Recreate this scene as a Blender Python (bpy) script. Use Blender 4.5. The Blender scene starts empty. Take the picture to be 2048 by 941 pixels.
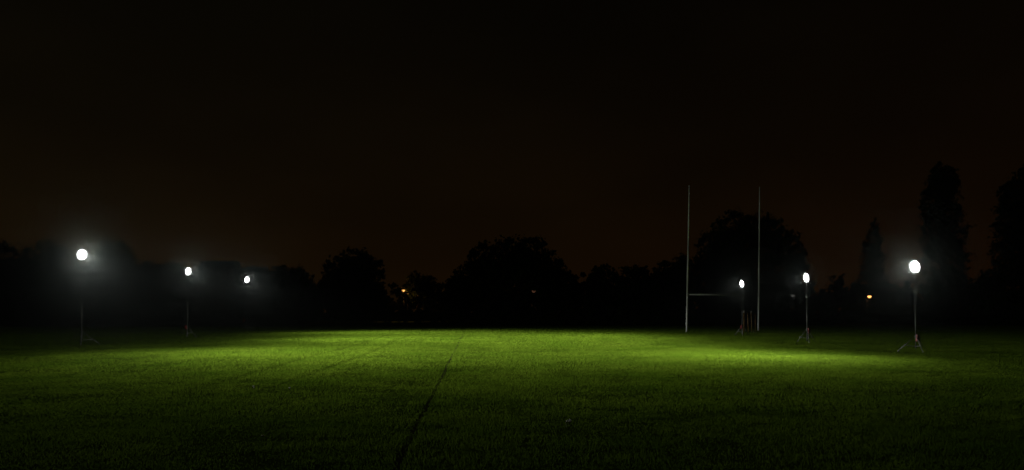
import bpy, bmesh, math, random
import numpy as np
from mathutils import Vector, Matrix

# ---------------------------------------------------------------- camera, world, exposure
S = bpy.context.scene
C = S.collection
R = math.radians
YAW = math.atan(74 / 1700)             # camera looks a little right of the pitch axis (+Y)
cam_d = bpy.data.cameras.new('camera')
cam_d.sensor_width = 36.0
cam_d.lens = 36.0 * 1700 / 2048
cam_d.shift_y = 150.5 / 2048
cam_d.clip_start = 0.1
cam_d.clip_end = 3000
cam = bpy.data.objects.new('camera', cam_d)
C.objects.link(cam)
cam.location = (0, 0, 1.72)
cam.rotation_euler = (R(90), 0, -YAW)
S.camera = cam

w = bpy.data.worlds.new("World")
S.world = w
w.use_nodes = True
nt = w.node_tree
nt.nodes.clear()
N = nt.nodes.new
L = nt.links.new
out = N('ShaderNodeOutputWorld')
bg = N('ShaderNodeBackground')
bg.inputs['Strength'].default_value = 1.0
tc = N('ShaderNodeTexCoord')
sep = N('ShaderNodeSeparateXYZ')
L(tc.outputs['Generated'], sep.inputs[0])
# night sky: sodium glow of the town low down, thinning out with height
ramp = N('ShaderNodeValToRGB')
e = ramp.color_ramp.elements
e[0].position = 0.0
e[0].color = (0.0084, 0.0038, 0.0008, 1)
e[1].position = 1.0
e[1].color = (0.0008, 0.0006, 0.0004, 1)
for p_, c_ in ((0.05, (0.0070, 0.0033, 0.0008, 1)), (0.12, (0.0056, 0.0030, 0.0008, 1)), (0.20, (0.0040, 0.0024, 0.0008, 1)), (0.34, (0.0022, 0.0016, 0.0007, 1))):
    k = e.new(p_)
    k.color = c_
L(sep.outputs['Z'], ramp.inputs[0])
# slow cloud unevenness and a darker side towards the right
noi = N('ShaderNodeTexNoise')
noi.inputs['Scale'].default_value = 3.0
noi.inputs['Detail'].default_value = 3.0
mpn = N('ShaderNodeMapping')
mpn.inputs['Scale'].default_value = (1, 1, 2.5)
L(tc.outputs['Generated'], mpn.inputs[0])
L(mpn.outputs[0], noi.inputs['Vector'])
mr = N('ShaderNodeMapRange')
mr.inputs['From Min'].default_value = 0.3
mr.inputs['From Max'].default_value = 0.7
mr.inputs['To Min'].default_value = 0.78
mr.inputs['To Max'].default_value = 1.18
L(noi.outputs['Fac'], mr.inputs['Value'])
mx = N('ShaderNodeMapRange')
mx.inputs['From Min'].default_value = -0.5
mx.inputs['From Max'].default_value = 0.55
mx.inputs['To Min'].default_value = 1.06
mx.inputs['To Max'].default_value = 0.72
L(sep.outputs['X'], mx.inputs['Value'])
mul = N('ShaderNodeMath')
mul.operation = 'MULTIPLY'
L(mr.outputs[0], mul.inputs[0])
L(mx.outputs[0], mul.inputs[1])
tint = N('ShaderNodeValToRGB')        # left part of the sky is greener, right part redder
te = tint.color_ramp.elements
te[0].position = 0.0
te[0].color = (0.86, 1.0, 1.0, 1)
te[1].position = 1.0
te[1].color = (1.0, 0.86, 0.85, 1)
mt = N('ShaderNodeMapRange')
mt.inputs['From Min'].default_value = -0.55
mt.inputs['From Max'].default_value = 0.55
L(sep.outputs['X'], mt.inputs['Value'])
L(mt.outputs[0], tint.inputs[0])
mc = N('ShaderNodeMix')
mc.data_type = 'RGBA'
mc.blend_type = 'MULTIPLY'
mc.inputs[0].default_value = 1.0
L(ramp.outputs[0], mc.inputs[6])
L(tint.outputs[0], mc.inputs[7])
L(mc.outputs[2], bg.inputs['Color'])
L(mul.outputs[0], bg.inputs['Strength'])
L(bg.outputs[0], out.inputs['Surface'])

S.view_settings.view_transform = 'Standard'
S.view_settings.look = 'None'
S.view_settings.exposure = 0.0
S.view_settings.gamma = 1.0
S.view_settings.use_curve_mapping = False
S.render.engine = 'CYCLES'
S.cycles.max_bounces = 5
S.cycles.diffuse_bounces = 2
S.cycles.glossy_bounces = 2
S.cycles.transmission_bounces = 2
S.cycles.volume_bounces = 0
S.cycles.sample_clamp_indirect = 2.0
S.cycles.use_denoising = True
S.cycles.denoiser = 'OPENIMAGEDENOISE'
S.cycles.denoising_input_passes = 'RGB'
S.cycles.filter_width = 1.6

# photometry of the floodlights
FLOOD_POWER = 1060.0                   # times each lamp's own factor
# per side: beam axis (degrees under the horizon), spread above it, spread below it, sideways exponent, spill, spill's sideways exponent, glare added near the horizontal to feed the halo
BEAM_LEFT = (-12.9, 4.0, 8.5, 9.0, 0.007, 2.6, 0.012)
BEAM_RIGHT = (-14.0, 4.2, 8.0, 4.0, 0.085, 4.2, 0.013)
BEAM_STEEP = (-21.0, 6.0, 10.0, 6.0, 0.08, 4.2, 0.012)
HALO_HAZE = 3.6e-5  # density of the mist added for the lamp halos

rng = np.random.default_rng(7)
random.seed(7)

# ---------------------------------------------------------------- helpers
def tag(o, label=None, cat=None, group=None, kind=None):
    if label: o['label'] = label
    if cat: o['category'] = cat
    if group: o['group'] = group
    if kind: o['kind'] = kind
    return o

def empty(name, loc=(0, 0, 0), rz=0.0):
    o = bpy.data.objects.new(name, None)
    o.empty_display_size = 0.2
    C.objects.link(o)
    o.location = loc
    o.rotation_euler = (0, 0, rz)
    return o

def link_mesh(name, me, m, parent=None, smooth=False):
    if m is not None:
        me.materials.append(m)
    if smooth:
        me.polygons.foreach_set('use_smooth', np.ones(len(me.polygons), bool))
    o = bpy.data.objects.new(name, me)
    C.objects.link(o)
    if parent is not None:
        o.parent = parent
    return o

def from_bm(name, bm, m, parent=None, smooth=False):
    me = bpy.data.meshes.new(name)
    bmesh.ops.recalc_face_normals(bm, faces=bm.faces)
    bm.to_mesh(me)
    bm.free()
    return link_mesh(name, me, m, parent, smooth)

def from_arrays(name, verts, faces, m, parent=None):
    """verts (n,3); faces (k,3) or (k,4) arrays of indices"""
    verts = np.asarray(verts, np.float32)
    faces = np.asarray(faces, np.int32)
    k, s = faces.shape
    me = bpy.data.meshes.new(name)
    me.vertices.add(len(verts))
    me.vertices.foreach_set('co', verts.ravel())
    me.loops.add(k * s)
    me.loops.foreach_set('vertex_index', faces.ravel())
    me.polygons.add(k)
    me.polygons.foreach_set('loop_start', np.arange(0, k * s, s, dtype=np.int32))
    me.polygons.foreach_set('loop_total', np.full(k, s, np.int32))
    me.update(calc_edges=True)
    return link_mesh(name, me, m, parent)

def tube(bm, p0, p1, r0, r1=None, seg=10, cap=True):
    r1 = r0 if r1 is None else r1
    p0, p1 = Vector(p0), Vector(p1)
    d = (p1 - p0).normalized()
    a = d.orthogonal().normalized()
    b = d.cross(a)
    A, B = [], []
    for i in range(seg):
        t = 2 * math.pi * i / seg
        v = a * math.cos(t) + b * math.sin(t)
        A.append(bm.verts.new(p0 + v * r0))
        B.append(bm.verts.new(p1 + v * r1))
    for i in range(seg):
        j = (i + 1) % seg
        bm.faces.new((A[i], A[j], B[j], B[i]))
    if cap:
        bm.faces.new(A[::-1])
        bm.faces.new(B)

def path_tube(bm, pts, radii, seg=8):
    for i in range(len(pts) - 1):
        tube(bm, pts[i], pts[i + 1], radii[i], radii[i + 1], seg)

def box(bm, c, s, rot=None, bevel=0.0):
    m = Matrix.Translation(Vector(c)) @ (rot.to_4x4() if rot is not None else Matrix.Identity(4)) @ Matrix.Diagonal((s[0], s[1], s[2], 1))
    r = bmesh.ops.create_cube(bm, size=1, matrix=m)
    if bevel:
        es = list({e for v in r['verts'] for e in v.link_edges})
        bmesh.ops.bevel(bm, geom=es, offset=bevel, segments=2, affect='EDGES', profile=0.5)

def lathe(bm, prof, seg=24, mat=Matrix.Identity(4)):
    rings = []
    for r, z in prof:
        if r < 1e-5:
            rings.append([bm.verts.new(mat @ Vector((0, 0, z)))])
        else:
            rings.append([bm.verts.new(mat @ Vector((r * math.cos(2 * math.pi * i / seg), r * math.sin(2 * math.pi * i / seg), z))) for i in range(seg)])
    for a, b in zip(rings[:-1], rings[1:]):
        for i in range(seg):
            j = (i + 1) % seg
            if len(a) == 1 and len(b) == 1: continue
            if len(a) == 1: bm.faces.new((a[0], b[i], b[j]))
            elif len(b) == 1: bm.faces.new((a[i], a[j], b[0]))
            else: bm.faces.new((a[i], a[j], b[j], b[i]))

def copy_tree(o, parent=None):
    c = o.copy()
    C.objects.link(c)
    if parent is not None:
        c.parent = parent
    for ch in list(o.children):
        copy_tree(ch, c)
    return c

# ---------------------------------------------------------------- materials
def mat(name, col, rough=0.6, metal=0.0, var=0.15, scale=8.0, bump=0.0, spec=0.5):
    m = bpy.data.materials.new(name)
    m.use_nodes = True
    n = m.node_tree.nodes
    l = m.node_tree.links
    b = n['Principled BSDF']
    b.inputs['Roughness'].default_value = rough
    b.inputs['Metallic'].default_value = metal
    b.inputs['Specular IOR Level'].default_value = spec
    t = n.new('ShaderNodeTexCoord')
    x = n.new('ShaderNodeTexNoise')
    x.inputs['Scale'].default_value = scale
    x.inputs['Detail'].default_value = 5
    l.new(t.outputs['Object'], x.inputs['Vector'])
    r = n.new('ShaderNodeValToRGB')
    r.color_ramp.elements[0].position = 0.3
    r.color_ramp.elements[1].position = 0.7
    r.color_ramp.elements[0].color = (*[c * (1 - var) for c in col], 1)
    r.color_ramp.elements[1].color = (*[min(1, c * (1 + var)) for c in col], 1)
    l.new(x.outputs['Fac'], r.inputs[0])
    l.new(r.outputs[0], b.inputs['Base Color'])
    if bump:
        bp = n.new('ShaderNodeBump')
        bp.inputs['Strength'].default_value = bump
        bp.inputs['Distance'].default_value = 0.02
        l.new(x.outputs['Fac'], bp.inputs['Height'])
        l.new(bp.outputs[0], b.inputs['Normal'])
    return m

def leaf_mat(name, dark, light, scale, trans=0.4, rough=0.6):
    """thin leaves or blades: diffuse + translucent, patches of two greens"""
    m = bpy.data.materials.new(name)
    m.use_nodes = True
    n = m.node_tree.nodes
    l = m.node_tree.links
    n.clear()
    o = n.new('ShaderNodeOutputMaterial')
    t = n.new('ShaderNodeTexCoord')
    cols = None
    for sc, f in scale:
        x = n.new('ShaderNodeTexNoise')
        x.inputs['Scale'].default_value = sc
        x.inputs['Detail'].default_value = 3
        l.new(t.outputs['Object'], x.inputs['Vector'])
        mu = n.new('ShaderNodeMath')
        mu.operation = 'MULTIPLY'
        mu.inputs[1].default_value = f
        l.new(x.outputs['Fac'], mu.inputs[0])
        if cols is None:
            cols = mu
        else:
            ad = n.new('ShaderNodeMath')
            ad.operation = 'ADD'
            l.new(cols.outputs[0], ad.inputs[0])
            l.new(mu.outputs[0], ad.inputs[1])
            cols = ad
    r = n.new('ShaderNodeValToRGB')
    r.color_ramp.elements[0].position = 0.36
    r.color_ramp.elements[1].position = 0.64
    r.color_ramp.elements[0].color = (*dark, 1)
    r.color_ramp.elements[1].color = (*light, 1)
    l.new(cols.outputs[0], r.inputs[0])
    d = n.new('ShaderNodeBsdfDiffuse')
    tr = n.new('ShaderNodeBsdfTranslucent')
    mixn = n.new('ShaderNodeMixShader')
    mixn.inputs[0].default_value = trans
    l.new(r.outputs[0], d.inputs['Color'])
    l.new(r.outputs[0], tr.inputs['Color'])
    l.new(d.outputs[0], mixn.inputs[1])
    l.new(tr.outputs[0], mixn.inputs[2])
    l.new(mixn.outputs[0], o.inputs['Surface'])
    return m

def emit_mat(name, col, strength):
    m = bpy.data.materials.new(name)
    m.use_nodes = True
    n = m.node_tree.nodes
    n.clear()
    o = n.new('ShaderNodeOutputMaterial')
    em = n.new('ShaderNodeEmission')
    em.inputs['Color'].default_value = (*col, 1)
    em.inputs['Strength'].default_value = strength
    m.node_tree.links.new(em.outputs[0], o.inputs['Surface'])
    return m

M_grass = leaf_mat('grass_blades', (0.044, 0.084, 0.005), (0.104, 0.156, 0.012), ((0.35, 0.45), (2.3, 0.35), (38.0, 0.2)), 0.45)
M_ground = mat('field_soil', (0.028, 0.044, 0.004), 1.0, var=0.35, scale=0.8, bump=0.3, spec=0.0)
M_line = mat('worn_soil', (0.017, 0.019, 0.007), 1.0, var=0.4, scale=5.0, bump=0.4, spec=0.0)
M_leaf = leaf_mat('tree_leaves', (0.022, 0.040, 0.012), (0.050, 0.075, 0.022), ((0.25, 0.6), (1.7, 0.4)), 0.3)
M_leaf_dark = leaf_mat('conifer_leaves', (0.016, 0.030, 0.012), (0.035, 0.055, 0.020), ((0.3, 0.6), (2.0, 0.4)), 0.2)
M_bark = mat('bark', (0.055, 0.042, 0.030), 0.9, var=0.4, scale=3.0, bump=0.5)
M_galv = mat('dull_steel', (0.08, 0.08, 0.08), 0.55, 0.2, var=0.2, scale=14.0)
M_alu = mat('dull_aluminium', (0.35, 0.36, 0.36), 0.45, 0.7, var=0.1, scale=20.0)
M_black = mat('black_paint', (0.02, 0.02, 0.021), 0.5, 0.0, var=0.2, scale=10)
M_reflector = mat('spun_aluminium', (0.60, 0.61, 0.60), 0.35, 0.5, var=0.1, scale=12)
M_red = mat('red_paint', (0.22, 0.014, 0.014), 0.5, 0.0, var=0.25, scale=9)
M_white = mat('white_post_paint', (0.74, 0.75, 0.73), 0.4, 0.0, var=0.10, scale=3.5)
M_brown = mat('brown_pole', (0.20, 0.105, 0.030), 0.55, 0.0, var=0.3, scale=6)
M_cap = mat('white_plastic', (0.72, 0.72, 0.68), 0.45, 0.0, var=0.08, scale=8)
M_brick = mat('house_brick', (0.26, 0.13, 0.085), 0.85, var=0.3, scale=2.0, bump=0.3)
M_tile = mat('roof_tile', (0.085, 0.060, 0.050), 0.85, var=0.3, scale=2.5, bump=0.3)
M_glass = mat('dark_window_glass', (0.02, 0.022, 0.025), 0.08, 0.0, var=0.1)
M_frame = mat('window_frame_paint', (0.65, 0.65, 0.62), 0.5)
M_lens = emit_mat('lit_flood_glass', (0.94, 1.0, 0.97), 26.0)
M_sodium = emit_mat('lit_sodium_lamp', (1.0, 0.62, 0.24), 14.0)
M_petal = mat('white_petals', (0.78, 0.78, 0.72), 0.6, var=0.05)
M_yellow = mat('flower_eye', (0.55, 0.38, 0.02), 0.7)
M_stem = mat('flower_stem', (0.06, 0.12, 0.02), 0.7)
M_dead = mat('dead_leaf', (0.30, 0.26, 0.17), 0.75, var=0.3, scale=60)

# ---------------------------------------------------------------- ground
def disc(name, rad, z, m):
    bm = bmesh.new()
    rings = [0, 15, 40, 80, 140, 250, 420, rad]
    lathe(bm, [(r, z) for r in rings], 64)
    return from_bm(name, bm, m)
tag(disc('ground', 640.0, 0.0, M_ground), kind='structure')

TRACKS = (-4.35, -5.95)
bm = bmesh.new()
ys = np.arange(6.0, 84.0, 0.5)
prev = None
for y in ys:
    cx = -0.86 + 0.006 * math.sin(y * 0.9) + 0.012 * math.sin(y * 0.31 + 1)
    hw = 0.033 + 0.006 * math.sin(y * 1.7) + 0.004 * math.sin(y * 4.1)
    a = bm.verts.new((cx - hw, y, 0.004))
    b = bm.verts.new((cx + hw, y, 0.004))
    if prev:
        bm.faces.new((prev[0], prev[1], b, a))
    prev = (a, b)
tag(from_bm('old_pitch_line', bm, M_line), kind='structure')

# ---------------------------------------------------------------- grass: one object, countless blades
def value_noise(x, y, cell, seed):
    g = np.random.default_rng(seed).random((256, 256))
    u, v = x / cell + 64, y / cell + 64
    i, j = np.floor(u).astype(int), np.floor(v).astype(int)
    fu, fv = u - i, v - j
    fu, fv = fu * fu * (3 - 2 * fu), fv * fv * (3 - 2 * fv)
    i0, i1, j0, j1 = i % 256, (i + 1) % 256, j % 256, (j + 1) % 256
    return (g[i0, j0] * (1 - fu) * (1 - fv) + g[i1, j0] * fu * (1 - fv) + g[i0, j1] * (1 - fu) * fv + g[i1, j1] * fu * fv)

def grass_band(y0, y1, dens, width, hgt):
    xl = lambda y: -0.70 * y - 9
    xr = lambda y: 0.82 * y + 9
    area_box = (xr(y1) - xl(y1)) * (y1 - y0)
    n = int(area_box * dens)
    y = rng.uniform(y0, y1, n)
    x = rng.uniform(xl(y1), xr(y1), n)
    k = (x > xl(y)) & (x < xr(y))
    x, y = x[k], y[k]
    lush = 0.35 * value_noise(x, y, 1.7, 1) + 0.40 * value_noise(x, y, 0.6, 3) + 0.25 * value_noise(x, y, 0.27, 2)
    lush = np.clip((lush - .5) * 1.35 + .5, 0, 1)
    lush = np.clip(lush + 0.30 * (value_noise(x * 30, y, 26.0, 9) - .5), 0, 1)      # streaks left by the mower
    keep = rng.random(len(x)) < 0.35 + 1.0 * lush
    cx = -0.86 + 0.006 * np.sin(y * 0.9) + 0.012 * np.sin(y * 0.31 + 1)
    off = np.abs(x - cx)
    keep &= (off > 0.024 + 0.022 * value_noise(x, y, 0.2, 5)) | (rng.random(len(x)) < np.where(y > 30, 0.60, 0.30))
    x, y, lush, off = x[keep], y[keep], lush[keep], off[keep]
    n = len(x)
    h = hgt * (0.45 + 0.9 * lush) * rng.uniform(0.6, 1.35, n)
    for tx in TRACKS:                                   # pressed-down wheel tracks
        wob = tx + 0.12 * np.sin(y * 0.17 + tx)
        h *= 1 - 0.72 * np.clip((y - 14) / 9, 0.15, 1) * np.exp(-((x - wob) / 0.14) ** 2)
    th = rng.uniform(0, 2 * np.pi, n)
    ww = width * rng.uniform(0.6, 1.3, n)
    dx, dy = np.cos(th) * ww / 2, np.sin(th) * ww / 2
    lean = rng.uniform(0.1, 0.95, n) * h
    la = rng.uniform(0, 2 * np.pi, n)
    v = np.empty((n, 3, 3), np.float32)
    v[:, 0] = np.stack([x - dx, y - dy, np.zeros(n)], 1)
    v[:, 1] = np.stack([x + dx, y + dy, np.zeros(n)], 1)
    v[:, 2] = np.stack([x + np.cos(la) * lean, y + np.sin(la) * lean, h], 1)
    return v.reshape(-1, 3)

gv = np.concatenate([
    grass_band(7.5, 14, 1500, 0.006, 0.040),
    grass_band(14, 24, 800, 0.010, 0.042),
    grass_band(24, 42, 380, 0.018, 0.044),
    grass_band(42, 92, 150, 0.032, 0.046)])
g = from_arrays('grass', gv, np.arange(len(gv)).reshape(-1, 3), M_grass)
tag(g, kind='stuff')

# ---------------------------------------------------------------- trees
def crown_arrays(blobs, n, size, r, squash=1.0):
    """leaf clumps spread over and inside a set of ellipsoids (cx,cy,cz,rx,ry,rz)"""
    vol = np.array([b[3] * b[5] + 0.2 for b in blobs])
    vol = vol / vol.sum()
    V = []
    for b, f in zip(blobs, vol):
        k = max(10, int(2.3 * n * f / 14))
        d = r.normal(size=(k, 3))
        d /= np.linalg.norm(d, axis=1)[:, None]
        rad = np.where(r.random(k) < 0.7, r.uniform(0.80, 1.06, k), r.uniform(0.2, 0.85, k))
        cc = np.array(b[:3]) + d * rad[:, None] * np.array(b[3:])
        cr = r.uniform(0.35, 0.85, k) * min(1.0, 0.30 * min(b[3:]) + 0.15)
        for c, q in zip(cc, cr):
            m = int(r.integers(9, 19))
            p = c + r.normal(size=(m, 3)) * q * np.array([0.48, 0.48, 0.42])
            p[:, 2] = np.maximum(p[:, 2], 0.12)
            u = r.normal(size=(m, 3))
            u /= np.linalg.norm(u, axis=1)[:, None]
            a = np.cross(u, r.normal(size=(m, 3)))
            a /= np.linalg.norm(a, axis=1)[:, None]
            s = size * r.uniform(0.55, 1.3, m)[:, None]
            V.append(np.stack([p - u * s * .5, p + a * s * .32, p + u * s * .5, p - a * s * .32], 1))
    return np.concatenate(V).reshape(-1, 3)

def ground_at(px, D):
    """point on the ground D metres ahead of the camera, at picture column px (2048 wide)"""
    lat = (px - 1024) / 1700 * D
    return Vector((math.cos(YAW) * lat + math.sin(YAW) * D, -math.sin(YAW) * lat + math.cos(YAW) * D, 0))

def tree(name, label, px, D, blobs, n=5200, size=0.42, trunk=0.3, fol=None, group='trees along the far edge of the field', limbs=5):
    """blobs: (picture column, picture row of centre, half width px, half height px) at distance D, turned into metres"""
    r = np.random.default_rng(abs(hash((px, D))) % 10 ** 6 if False else int(px * 7 + D))
    s = D / 1700
    bl = []
    for i, (bx, by, hw, hh) in enumerate(blobs):
        bl.append(((bx - px) * s, r.uniform(-.25, .25) * hw * s, (621 - by) * s + 1.72, hw * s, hw * s * r.uniform(.8, 1.05), hh * s))
    o = empty(name, ground_at(px, D), -YAW)
    tag(o, label, 'tree', group)
    v = crown_arrays(bl, n, size, r)
    from_arrays('crown', v, np.arange(len(v)).reshape(-1, 4), fol or M_leaf, o)
    top = max(b[2] for b in bl)
    bm = bmesh.new()
    H = top * 0.92
    pts = [Vector((0, 0, -0.1))]
    for k in range(1, 6):
        pts.append(Vector((r.normal() * .12, r.normal() * .12, H * k / 5)))
    path_tube(bm, pts, [trunk * (1.25 if k == 0 else 1 - 0.17 * k) for k in range(6)], 10)
    for k in range(limbs):
        b = bl[k % len(bl)]
        z0 = H * r.uniform(.2, .55)
        p0 = Vector((0, 0, z0))
        d = r.normal(size=3)
        d /= np.linalg.norm(d)
        p2 = Vector((b[0] + d[0] * b[3] * .6, b[1] + d[1] * b[4] * .6, max(z0 + .4, b[2] + abs(d[2]) * b[5] * .5)))
        p1 = p0.lerp(p2, .5) + Vector((0, 0, -.08 * (p2 - p0).length))
        path_tube(bm, [p0, p1, p2], [trunk * .42, trunk * .26, trunk * .07], 7)
    from_bm('trunk', bm, M_bark, o, True)
    return o

tree('broadleaf_tree', 'dark rounded tree cut by the left edge of the photo', 5, 104,
     [(5, 540, 62, 52), (-30, 560, 50, 50), (45, 570, 36, 52), (10, 610, 60, 34)], 4200)
tree('broadleaf_tree', 'dark tree crown just left of the brightest left floodlight', 92, 110,
     [(85, 530, 38, 50), (110, 545, 40, 52), (60, 570, 36, 48), (95, 610, 55, 32)], 4200)
tree('broadleaf_tree', 'dark tree crown just right of the brightest left floodlight', 228, 108,
     [(228, 530, 40, 46), (205, 555, 36, 48), (262, 568, 38, 44), (235, 612, 56, 30)], 4200)
tree('broadleaf_tree', 'low flat topped tree between the nearest and middle left floodlights', 318, 112,
     [(300, 566, 40, 40), (345, 568, 38, 40), (320, 610, 66, 32)], 3400)
tree('broadleaf_tree', 'low bushy tree behind the farthest left floodlight', 505, 106,
     [(500, 564, 30, 32), (525, 572, 26, 34), (475, 582, 28, 30), (505, 614, 50, 30)], 3400)
tree('broadleaf_tree', 'low dome shaped tree right of the farthest left floodlight', 578, 104,
     [(562, 564, 32, 32), (592, 566, 34, 30), (610, 590, 26, 28), (578, 610, 52, 36)], 3800)
tree('broadleaf_tree', 'round crowned tree left of the small orange lights', 706, 104,
     [(712, 540, 38, 42), (690, 552, 42, 40), (740, 555, 28, 44), (665, 585, 28, 40), (706, 600, 62, 48)], 5200)
tree('broadleaf_tree', 'small loose topped tree right above the orange lights', 836, 124,
     [(832, 564, 18, 18), (858, 574, 22, 20), (842, 592, 40, 16)], 2000, size=.36, trunk=.16)
tree('broadleaf_tree', 'wide dark tree with twin humps in the middle of the skyline', 1024, 104,
     [(968, 530, 32, 48), (1020, 520, 44, 42), (1066, 522, 42, 48), (1098, 555, 34, 42), (940, 568, 34, 42), (1020, 575, 88, 62)], 8200, trunk=.42, limbs=8)
tree('broadleaf_tree', 'low round bush like tree leaning against left of the middle tree', 918, 106,
     [(918, 580, 26, 27), (905, 598, 22, 25), (932, 610, 32, 30)], 2200, trunk=.18)
tree('broadleaf_tree', 'low sloping tree against the right of the middle tree', 1126, 106,
     [(1122, 572, 34, 32), (1146, 592, 22, 28), (1128, 612, 36, 30)], 2600, trunk=.2)
tree('broadleaf_tree', 'small humped tree first from the left in the low row beside the goal posts', 1208, 106,
     [(1208, 562, 28, 32), (1190, 582, 22, 30), (1210, 608, 38, 34)], 2600, trunk=.2)
tree('broadleaf_tree', 'small humped tree second in the low row beside the goal posts', 1272, 106,
     [(1270, 562, 30, 31), (1294, 574, 24, 30), (1270, 606, 42, 36)], 2800, trunk=.2)
tree('broadleaf_tree', 'dark tree whose crown rises up to the left goal post', 1342, 106,
     [(1336, 556, 30, 32), (1366, 548, 28, 34), (1345, 598, 46, 44)], 3400, trunk=.22)
tree('broadleaf_tree', 'huge round dark tree seen between the goal posts', 1502, 112,
     [(1470, 480, 54, 52), (1522, 476, 54, 50), (1430, 515, 42, 52), (1575, 515, 40, 52), (1500, 530, 100, 75), (1410, 565, 34, 50), (1602, 572, 26, 48), (1500, 590, 104, 44)], 10500, size=.46, trunk=.5, limbs=9)
tree('conifer_tree', 'pointed narrow conifer above the orange light on the right', 1747, 116,
     [(1748, 456, 9, 20), (1747, 490, 17, 30), (1744, 530, 24, 38), (1747, 575, 30, 40), (1747, 612, 32, 30)], 3600, size=.34, trunk=.22, fol=M_leaf_dark)
tree('poplar_tree', 'tall columnar poplar behind the nearest right floodlight', 1886, 110,
     [(1880, 350, 17, 24), (1893, 366, 20, 30), (1876, 376, 24, 30), (1884, 410, 36, 55), (1888, 465, 42, 60), (1890, 530, 42, 60), (1892, 590, 44, 50)], 6400, size=.42, trunk=.35, limbs=7)
tree('poplar_tree', 'tall columnar poplar cut by the right edge of the photo', 2044, 108,
     [(2052, 378, 34, 42), (2018, 400, 20, 36), (2042, 440, 46, 60), (2040, 510, 48, 66), (2040, 580, 52, 60)], 6400, size=.42, trunk=.36, limbs=7)
tree('broadleaf_tree', 'low dark tree at the foot of the poplar on the right edge', 1974, 104,
     [(1978, 572, 24, 32), (1962, 596, 24, 26), (1980, 612, 34, 30)], 2400, trunk=.2)

# low hedge along the far edge: one hedge, foliage and stems
hd = empty('hedge', ground_at(1024, 100.5), -YAW)
tag(hd, 'low dark hedge running along the whole far edge of the field', 'hedge')
bl = []
for x in np.arange(-72, 78, 1.5):
    hh = 1.0 + .28 * math.sin(x * .21) + rng.uniform(-.12, .25)
    bl.append((x, rng.uniform(-.3, .3), hh, 1.15, 1.0, hh))
v = crown_arrays(bl, 17000, .34, rng)
from_arrays('foliage', v, np.arange(len(v)).reshape(-1, 4), M_leaf, hd)

# far wood behind: reads as one black mass
bl = []
for x in np.arange(-187, 193, 5.5):
    px = 1024 + x / 150 * 1700
    top = 8.3
    if px < 400: top = 10.4
    if 600 < px < 660 or 770 < px < 900: top = 6.7
    if 1150 < px < 1190: top = 6.4
    if 1620 < px < 1720: top = 7.4
    if 1770 < px < 1840: top = 7.0
    if 1920 < px < 1975: top = 6.0
    top += rng.uniform(-.5, .3)
    bl.append((x, rng.uniform(-2, 2), top * .5, 4.2, 4.0, top * .5))
    bl.append((x + 2.6, rng.uniform(-2, 2) - 3, top * .36, 3.6, 3.4, top * .40))
v = crown_arrays(bl, 46000, .95, rng)
v = v + np.array([0, 150, 0])
cy, sy = math.cos(-YAW), math.sin(-YAW)
v = np.stack([v[:, 0] * cy - v[:, 1] * sy, v[:, 0] * sy + v[:, 1] * cy, v[:, 2]], 1)
tag(from_arrays('woodland', v, np.arange(len(v)).reshape(-1, 4), M_leaf, None), kind='stuff')

# ---------------------------------------------------------------- house behind the trees on the left
def house(px, D):
    o = empty('house', ground_at(px, D), -YAW + .12)
    tag(o, 'dark house roof with a level ridge between the middle and farthest left floodlights', 'house')
    W, Dp, H, RH = 7.6, 6.4, 5.6, 8.95
    bm = bmesh.new()
    box(bm, (0, 0, H / 2), (W, Dp, H))
    from_bm('wall', bm, M_brick, o)
    bm = bmesh.new()
    ov = .35
    a = [bm.verts.new(p) for p in ((-W / 2 - ov, -Dp / 2 - ov, H + .02), (W / 2 + ov, -Dp / 2 - ov, H + .02), (W / 2 + ov, Dp / 2 + ov, H + .02), (-W / 2 - ov, Dp / 2 + ov, H + .02))]
    b = [bm.verts.new((-W / 2 + 1.2, 0, RH)), bm.verts.new((W / 2 - 1.2, 0, RH))]
    for f in ((a[0], a[1], b[1], b[0]), (a[2], a[3], b[0], b[1]), (a[1], a[2], b[1]), (a[3], a[0], b[0]), (a[3], a[2], a[1], a[0])):
        bm.faces.new(f)
    from_bm('roof', bm, M_tile, o)
    for wx in (-2.3, 0.1, 2.4):
        bm = bmesh.new()
        x0, z0, ww, wh = wx, 4.0, 1.3, 1.2
        for c, s in (((x0, 0, z0 + wh / 2), (ww + .1, .09, .09)), ((x0, 0, z0 - wh / 2), (ww + .1, .12, .09)),
                     ((x0 - ww / 2, 0, z0), (.08, .08, wh - .1)), ((x0 + ww / 2, 0, z0), (.08, .08, wh - .1)), ((x0, 0, z0), (.06, .07, wh - .1))):
            box(bm, (c[0], -Dp / 2 - .03, c[2]), s)
        f = from_bm('window', bm, M_frame, o)
        bm = bmesh.new()
        box(bm, (x0, -Dp / 2 - .012, z0), (ww - .1, .012, wh - .12))
        from_bm('pane', bm, M_glass, f)
house(440, 124)

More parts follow.
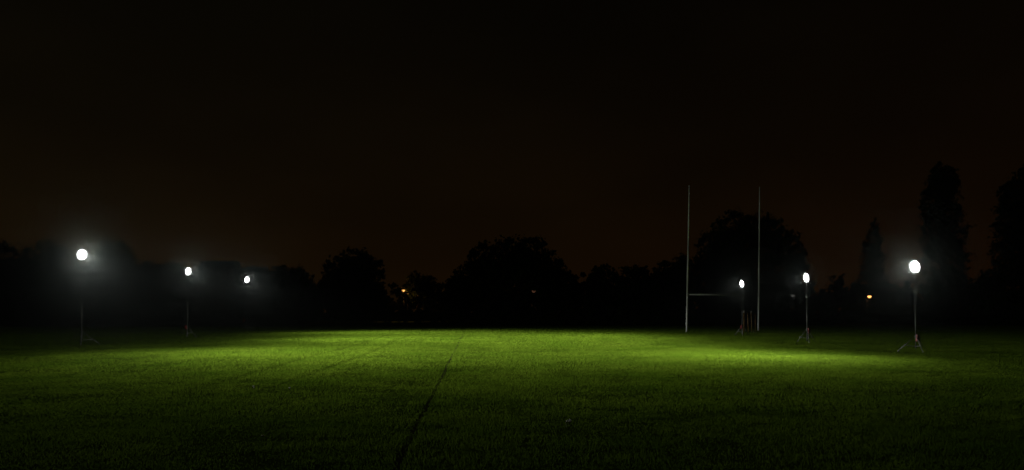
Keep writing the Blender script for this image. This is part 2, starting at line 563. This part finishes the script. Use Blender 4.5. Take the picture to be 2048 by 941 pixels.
# ---------------------------------------------------------------- portable floodlights
def flood_light_data(power, beam):
    down, above, below, side, spill, spill_side, glare = beam
    ld = bpy.data.lights.new('flood_beam', 'POINT')
    ld.energy = FLOOD_POWER * power
    ld.color = (0.96, 1.0, 0.90)
    ld.shadow_soft_size = 0.10
    ld.use_nodes = True
    n = ld.node_tree.nodes
    l = ld.node_tree.links
    n.clear()
    o = n.new('ShaderNodeOutputLight')
    em = n.new('ShaderNodeEmission')
    t = n.new('ShaderNodeTexCoord')
    sp = n.new('ShaderNodeSeparateXYZ')
    l.new(t.outputs['Normal'], sp.inputs[0])
    def mth(op, a, b=None):
        q = n.new('ShaderNodeMath')
        q.operation = op
        for i, s in enumerate((a, b)):
            if s is None: continue
            if isinstance(s, (int, float)): q.inputs[i].default_value = s
            else: l.new(s, q.inputs[i])
        return q.outputs[0]
    # photometric solid: beam faces local +Y, wide to the sides, narrow in height
    el = mth('ARCSINE', sp.outputs['Z'])
    dv = mth('SUBTRACT', el, R(down))
    up_ = mth('DIVIDE', mth('MAXIMUM', dv, 0.0), R(above))
    dn_ = mth('DIVIDE', mth('MINIMUM', dv, 0.0), R(below))
    sq = mth('ADD', mth('MULTIPLY', up_, up_), mth('MULTIPLY', dn_, dn_))
    vert = mth('EXPONENT', mth('MULTIPLY', sq, -0.5))
    fwd = mth('MAXIMUM', sp.outputs['Y'], 0.0)
    # spill, cut off above the horizon to keep the trees dark, a little left over
    cut = n.new('ShaderNodeMapRange')
    cut.interpolation_type = 'SMOOTHSTEP'
    cut.inputs['From Min'].default_value = R(-3.0)
    cut.inputs['From Max'].default_value = R(4.0)
    cut.inputs['To Min'].default_value = spill
    cut.inputs['To Max'].default_value = 0.004
    l.new(el, cut.inputs['Value'])
    st = mth('ADD', mth('MULTIPLY', vert, mth('POWER', fwd, side)), mth('MULTIPLY', cut.outputs[0], mth('POWER', fwd, spill_side)))
    gl = n.new('ShaderNodeMapRange')
    gl.interpolation_type = 'SMOOTHSTEP'
    gl.inputs['From Min'].default_value = R(-10.0)
    gl.inputs['From Max'].default_value = R(-5.0)
    gl.inputs['To Max'].default_value = glare
    l.new(el, gl.inputs['Value'])
    l.new(mth('ADD', st, mth('MULTIPLY', gl.outputs[0], fwd)), em.inputs['Strength'])
    l.new(em.outputs[0], o.inputs[0])
    return ld

def floodlight(label, base, H, aim, power, box_on, spread, spin, lean, apex=0.66):
    """base on the ground, H height of the lamp centre, aim = heading of the beam (degrees from +X)"""
    o = empty('portable_floodlight', base)
    tag(o, label, 'floodlight', 'tripod floodlights along both sides of the pitch')
    top = Vector((lean, 0, H))
    jt = Vector((lean * .68, 0, H * .70))
    bm = bmesh.new()
    tube(bm, (0, 0, .12), jt, .026, .026, 12)
    low = from_bm('lower_mast', bm, M_galv, o, True)
    bm = bmesh.new()
    tube(bm, jt - Vector((0, 0, .02)), jt + Vector((0, 0, .07)), .036, .036, 12)
    tube(bm, jt + Vector((.0, -.03, .02)), jt + Vector((.01, -.12, .02)), .012, .012, 8)
    tube(bm, jt + Vector((.01, -.12, .02)), jt + Vector((.01, -.15, .02)), .026, .020, 10)
    from_bm('clamp', bm, M_alu, low)
    bm = bmesh.new()
    tube(bm, jt, top - Vector((0, 0, .24)), .015, .015, 10)
    from_bm('upper_mast', bm, M_galv, o, True)
    bm = bmesh.new()
    tube(bm, (0, 0, apex - .06), (0, 0, apex + .05), .042, .042, 12)
    box(bm, (0, 0, apex + .0), (.11, .11, .05), bevel=.008)
    from_bm('collar', bm, M_black, o)
    bz = apex * .36
    for k in range(3):
        a = R(spin + 120 * k)
        d = Vector((math.cos(a), math.sin(a), 0))
        foot = d * spread + Vector((0, 0, .02))
        bm = bmesh.new()
        tube(bm, d * .045 + Vector((0, 0, apex)), foot, .017, .015, 8)
        lg = from_bm('leg', bm, M_galv, o, True)
        bm = bmesh.new()
        tube(bm, foot + Vector((0, 0, -.02)), foot + Vector((0, 0, .035)), .030, .022, 10)
        from_bm('foot', bm, M_black, lg)
        bm = bmesh.new()
        mid = (d * .045 + Vector((0, 0, apex))).lerp(foot, .60)
        tube(bm, d * .02 + Vector((0, 0, bz)), mid, .012, .012, 6)
        from_bm('brace', bm, M_galv, o)
    if box_on:
        bm = bmesh.new()
        box(bm, (box_on * .07, -.06, apex - .05), (.12, .11, .26), bevel=.018)
        bb = from_bm('power_box', bm, M_red, o)
        bm = bmesh.new()
        path_tube(bm, [Vector((box_on * .07 + a_, -.06, apex + b_)) for a_, b_ in ((-.035, .075), (-.035, .11), (.035, .11), (.035, .075))], [.009] * 4, 6)
        from_bm('handle', bm, M_black, bb)
    # lamp head: bowl with a bulging glass, facing +Y of the head, tipped down a little
    head = empty('lamp_head', top, R(aim - 90))
    head.parent = o
    mx_ = Matrix.Rotation(R(-90 - 8), 4, 'X')
    bm = bmesh.new()
    lathe(bm, [(.0, -.20), (.09, -.19), (.17, -.14), (.25, -.02), (.30, .05), (.292, .054), (.24, -.005), (.19, -.03)], 28, mx_)
    hs = from_bm('housing', bm, M_reflector, head, True)
    bm = bmesh.new()
    lathe(bm, [(.172, -.034), (.178, .0), (.165, .055), (.125, .095), (.07, .118), (.0, .126)], 28, mx_)
    from_bm('glass', bm, M_lens, head, True)
    bm = bmesh.new()
    path_tube(bm, [Vector((0, 0, -.25)), Vector((-.20, 0, -.25)), Vector((-.315, 0, -.14)), Vector((-.315, 0, 0)), Vector((-.28, 0, 0))], [.014] * 5, 6)
    path_tube(bm, [Vector((0, 0, -.25)), Vector((.20, 0, -.25)), Vector((.315, 0, -.14)), Vector((.315, 0, 0)), Vector((.28, 0, 0))], [.014] * 5, 6)
    from_bm('bracket', bm, M_galv, head)
    lo = bpy.data.objects.new('flood_beam', flood_light_data(power, BEAM_LEFT if base.x < 0 else BEAM_STEEP if base.y < 40 else BEAM_RIGHT))
    C.objects.link(lo)
    lo.parent = head
    lo.location = (0, .30, -.03)
    return o

def floods():
    def at(px, py):
        return ground_at(px, 1700 * 1.72 / (py - 621))
    def hgt(y_head, py):
        return (py - y_head) / (py - 621) * 1.72
    spec = [
        ('tallest and brightest floodlight stand, nearest on the left side of the pitch', 163, 690, 510, -33, 115, 0, .90, -68, .02, .62),
        ('middle left side floodlight stand with a red box on its mast', 374, 674.5, 543, -20.7, 123, -1, .62, -72, .07, .68),
        ('smallest and farthest floodlight stand on the left side of the pitch', 493.5, 662, 560, -28.9, 89, 0, .55, -70, .02, .68),
        ('nearest right side floodlight stand with its tripod legs spread and a red box', 1832, 704, 534, 199, 47, .6, .68, -95, -.04, .62),
        ('middle right side floodlight stand with a red box right of its mast', 1614.5, 686, 556, 186, 28, 1, .55, -100, -.03, .70),
        ('floodlight stand seen between the goal posts, farthest on the right side', 1484.5, 671.5, 568, 188, 34, -.7, .55, -105, 0, .66)]
    for lab, px, py, yh, aim, pw, bx, spread, spin, lean, apex in spec:
        floodlight(lab, at(px, py), hgt(yh, py), aim, pw, bx, spread, spin, lean, apex)
floods()

# ---------------------------------------------------------------- rugby goal posts
def goal():
    A = ground_at(1373.5, 68.0)
    B = ground_at(1517, 70.3)
    o = empty('rugby_posts', A)
    tag(o, 'tall white rugby goal posts with a crossbar at the far right of the pitch', 'goal posts')
    d = B - A
    up = Vector((0, 0, 1))
    side = d.normalized()
    hA, hB = 11.65, 11.85
    for base, h, ln in ((Vector((0, 0, 0)), hA, .24), (d, hB, .13)):
        tip = base + up * h + side * ln
        k = .27
        bm = bmesh.new()
        m1 = base.lerp(tip, k)
        path_tube(bm, [base - up * .1, m1, base.lerp(tip, .62), tip], [.075, .072, .060, .052], 14)
        p = from_bm('upright', bm, M_white, o, True)
        bm = bmesh.new()
        tube(bm, tip - side * 0 + up * .001, tip + up * .06, .052, .044, 12)
        from_bm('cap', bm, M_cap, p)
    z = 2.98
    bm = bmesh.new()
    tube(bm, up * z + side * .10, d + up * z - side * .03, .052, .052, 12)
    from_bm('crossbar', bm, M_white, o, True)
goal()

# ---------------------------------------------------------------- thin brown poles standing beside the right upright
def poles():
    D = 66.0
    gp = 'brown poles standing beside the right goal post'
    for px, h, knob, ln, lab in (
            (1488, 1.58, True, .0, 'thin upright pole with a white knob, leftmost of the bunch beside the right goal post'),
            (1497, 1.50, False, -.07, 'knobless brown pole between the two white knobbed poles beside the goal post'),
            (1504, 1.56, True, -.06, 'brown pole with a white knob on top, nearer the right goal post'),
            (1511, 1.45, False, -.03, 'knobless brown pole standing closest to the right goal post')):
        o = empty('training_pole', ground_at(px, D + random.uniform(-.25, .25)), 0)
        tag(o, lab, 'pole', gp)
        bm = bmesh.new()
        tube(bm, (0, 0, .045), (ln, 0, h), .034, .030, 10)
        from_bm('shaft', bm, M_brown, o, True)
        bm = bmesh.new()
        lathe(bm, [(0, 0), (.15, 0), (.15, .02), (.07, .05), (.04, .06), (0, .06)], 18)
        from_bm('base', bm, M_black, o)
        if knob:
            bm = bmesh.new()
            lathe(bm, [(0, -.055), (.04, -.045), (.062, 0), (.045, .045), (0, .06)], 14, Matrix.Translation((ln, 0, h + .03)))
            from_bm('knob', bm, M_cap, o, True)
poles()

# ---------------------------------------------------------------- distant street lamps and one added glow
def street_lamp(label, px, py, D, warm, strength, power, arm=0.5):
    h = (621 - py) / 1700 * D + 1.72
    o = empty('street_lamp', ground_at(px, D), -YAW)
    tag(o, label, 'street lamp')
    bm = bmesh.new()
    tube(bm, (0, 0, 0), (0, 0, .9), .075, .06, 10)
    tube(bm, (0, 0, .9), (0, 0, h + .12), .05, .038, 10)
    tube(bm, (0, 0, h + .12), (0, -arm, h + .16), .03, .025, 8)
    from_bm('post', bm, M_black, o, True)
    bm = bmesh.new()
    box(bm, (0, -arm - .18, h + .15), (.24, .5, .10), bevel=.03)
    ln = from_bm('lantern', bm, M_black, o)
    bm = bmesh.new()
    lathe(bm, [(0, -.26), (.12, -.23), (.20, -.13), (.21, 0)], 16, Matrix.Translation((0, -arm - .2, h + .10)))
    from_bm('lamp_glass', bm, emit_mat('lit_lamp_glass', warm, strength), ln, True)
    if power:
        ld = bpy.data.lights.new('lamp_glow', 'POINT')
        ld.energy = power
        ld.color = warm
        ld.shadow_soft_size = .12
        lo = bpy.data.objects.new('lamp_glow', ld)
        C.objects.link(lo)
        lo.parent = o
        lo.location = (0, -arm - .2, h - .30)
    return o
street_lamp('bright orange street lamp on the right below the pointed conifer', 1734, 594, 103, (1.0, .41, .10), 2.8, 15)
street_lamp('small yellow street lamp shining through trees left of centre', 808, 582, 127, (1.0, .42, .10), 2.4, 300)
street_lamp('added orange glow standing in for a lit smear low right of the small yellow street lamp', 815, 589, 131, (1.0, .38, .08), .5, 0, .3)  # added glow in place of the lamplit smear beside the yellow lamp
street_lamp('tiny faint pale lamp between the posts and the middle right floodlight', 1583, 592, 102, (.9, .95, .85), .05, 0, .3)
street_lamp('faint reddish lamp low in the dark right of the middle tree', 1067, 583.5, 101, (1.0, .45, .25), .05, 0)

# ---------------------------------------------------------------- small things lying in the grass
def flower(px, py, sc, label):
    o = empty('daisy', ground_at(px, 1700 * 1.72 / (py - 621)), random.uniform(0, 6))
    tag(o, label, 'flower', 'white flowers in the grass')
    o.location.z = .05
    bm = bmesh.new()
    path_tube(bm, [Vector((0, 0, 0)), Vector((.004, 0, .03)), Vector((.002, .004, .058))], [.0016, .0014, .0012], 5)
    from_bm('stem', bm, M_stem, o)
    bm = bmesh.new()
    for k in range(12):
        a = 2 * math.pi * k / 12
        m = Matrix.Translation((.002, .004, .058)) @ Matrix.Rotation(a, 4, 'Z')
        pts = [(.003, -.0025, 0), (.009 * sc, -.0045, .012 * sc), (.007 * sc, 0, .024 * sc), (.009 * sc, .0045, .012 * sc), (.003, .0025, 0)]
        top_ = [bm.verts.new(m @ Vector(p)) for p in pts]
        bot_ = [bm.verts.new(m @ (Vector(p) - Vector((0, 0, .0006)))) for p in pts]
        bm.faces.new(top_)
        bm.faces.new(bot_[::-1])
        for i in range(5):
            bm.faces.new((top_[i], bot_[i], bot_[(i + 1) % 5], top_[(i + 1) % 5]))
    from_bm('petals', bm, M_petal, o)
    bm = bmesh.new()
    lathe(bm, [(0, 0), (.005, 0), (.0045, .003), (0, .004)], 10, Matrix.Translation((.002, .004, .0585)))
    from_bm('flower_eye', bm, M_yellow, o)
for px, py, sc, lab in (
        (1133, 862, .8, 'tiny white flower, left of a bright trio low in the centre foreground'),
        (1137, 859.5, .9, 'tiny white flower, upper of a bright trio low in the centre foreground'),
        (1140, 863, 1.25, 'brightest tiny white flower in the trio low in the centre foreground'),
        (507, 788, 1.3, 'single white flower, left of a pair in the left foreground grass'),
        (579, 790.5, 1.2, 'single white flower, right of a pair in the left foreground grass')):
    flower(px, py, sc * 2.0, lab)

def dead_leaf(px, py):
    p = ground_at(px, 1700 * 1.72 / (py - 621))
    bm = bmesh.new()
    prof = [(-.07, .004), (-.05, .028), (-.01, .040), (.03, .032), (.07, .002)]
    up_, lo_ = [], []
    for x, y in prof:
        up_.append(bm.verts.new((x, y, .050 + .010 * abs(y) / .04 + .05 * x * x / .005 * .2)))
        lo_.append(bm.verts.new((x, -y, .048 + .012 * abs(y) / .04)))
    for i in range(4):
        bm.faces.new((up_[i], up_[i + 1], lo_[i + 1], lo_[i]))
    r = bmesh.ops.solidify(bm, geom=bm.faces[:], thickness=.002)
    path_tube(bm, [Vector((.07, 0, .055)), Vector((.11, .01, .045))], [.002, .0015], 5)
    o = from_bm('fallen_leaf', bm, M_dead)
    o.location = p
    o.scale = (.5, .5, .8)
    tag(o, 'pale dead leaf lying on the dark grass in the left foreground', 'leaf')
dead_leaf(525, 878)

# ---------------------------------------------------------------- thin mist volume added to put a halo round the lamps
if HALO_HAZE > 0:
    bm = bmesh.new()
    box(bm, (0, 0, 16), (1300, 1300, 34))
    m = bpy.data.materials.new('halo_mist')
    m.use_nodes = True
    n = m.node_tree.nodes
    n.clear()
    o_ = n.new('ShaderNodeOutputMaterial')
    pv = n.new('ShaderNodeVolumePrincipled')
    pv.inputs['Color'].default_value = (0.85, 0.93, 0.95, 1)
    pv.inputs['Density'].default_value = HALO_HAZE
    pv.inputs['Density Attribute'].default_value = ''
    pv.inputs['Anisotropy'].default_value = 0.97     # strongly forward, so the added halo stays close round each lamp
    m.node_tree.links.new(pv.outputs[0], o_.inputs['Volume'])
    m.cycles.homogeneous_volume = True
    m.cycles.volume_sampling = 'EQUIANGULAR'
    tag(from_bm('added_halo_haze', bm, m), kind='stuff')
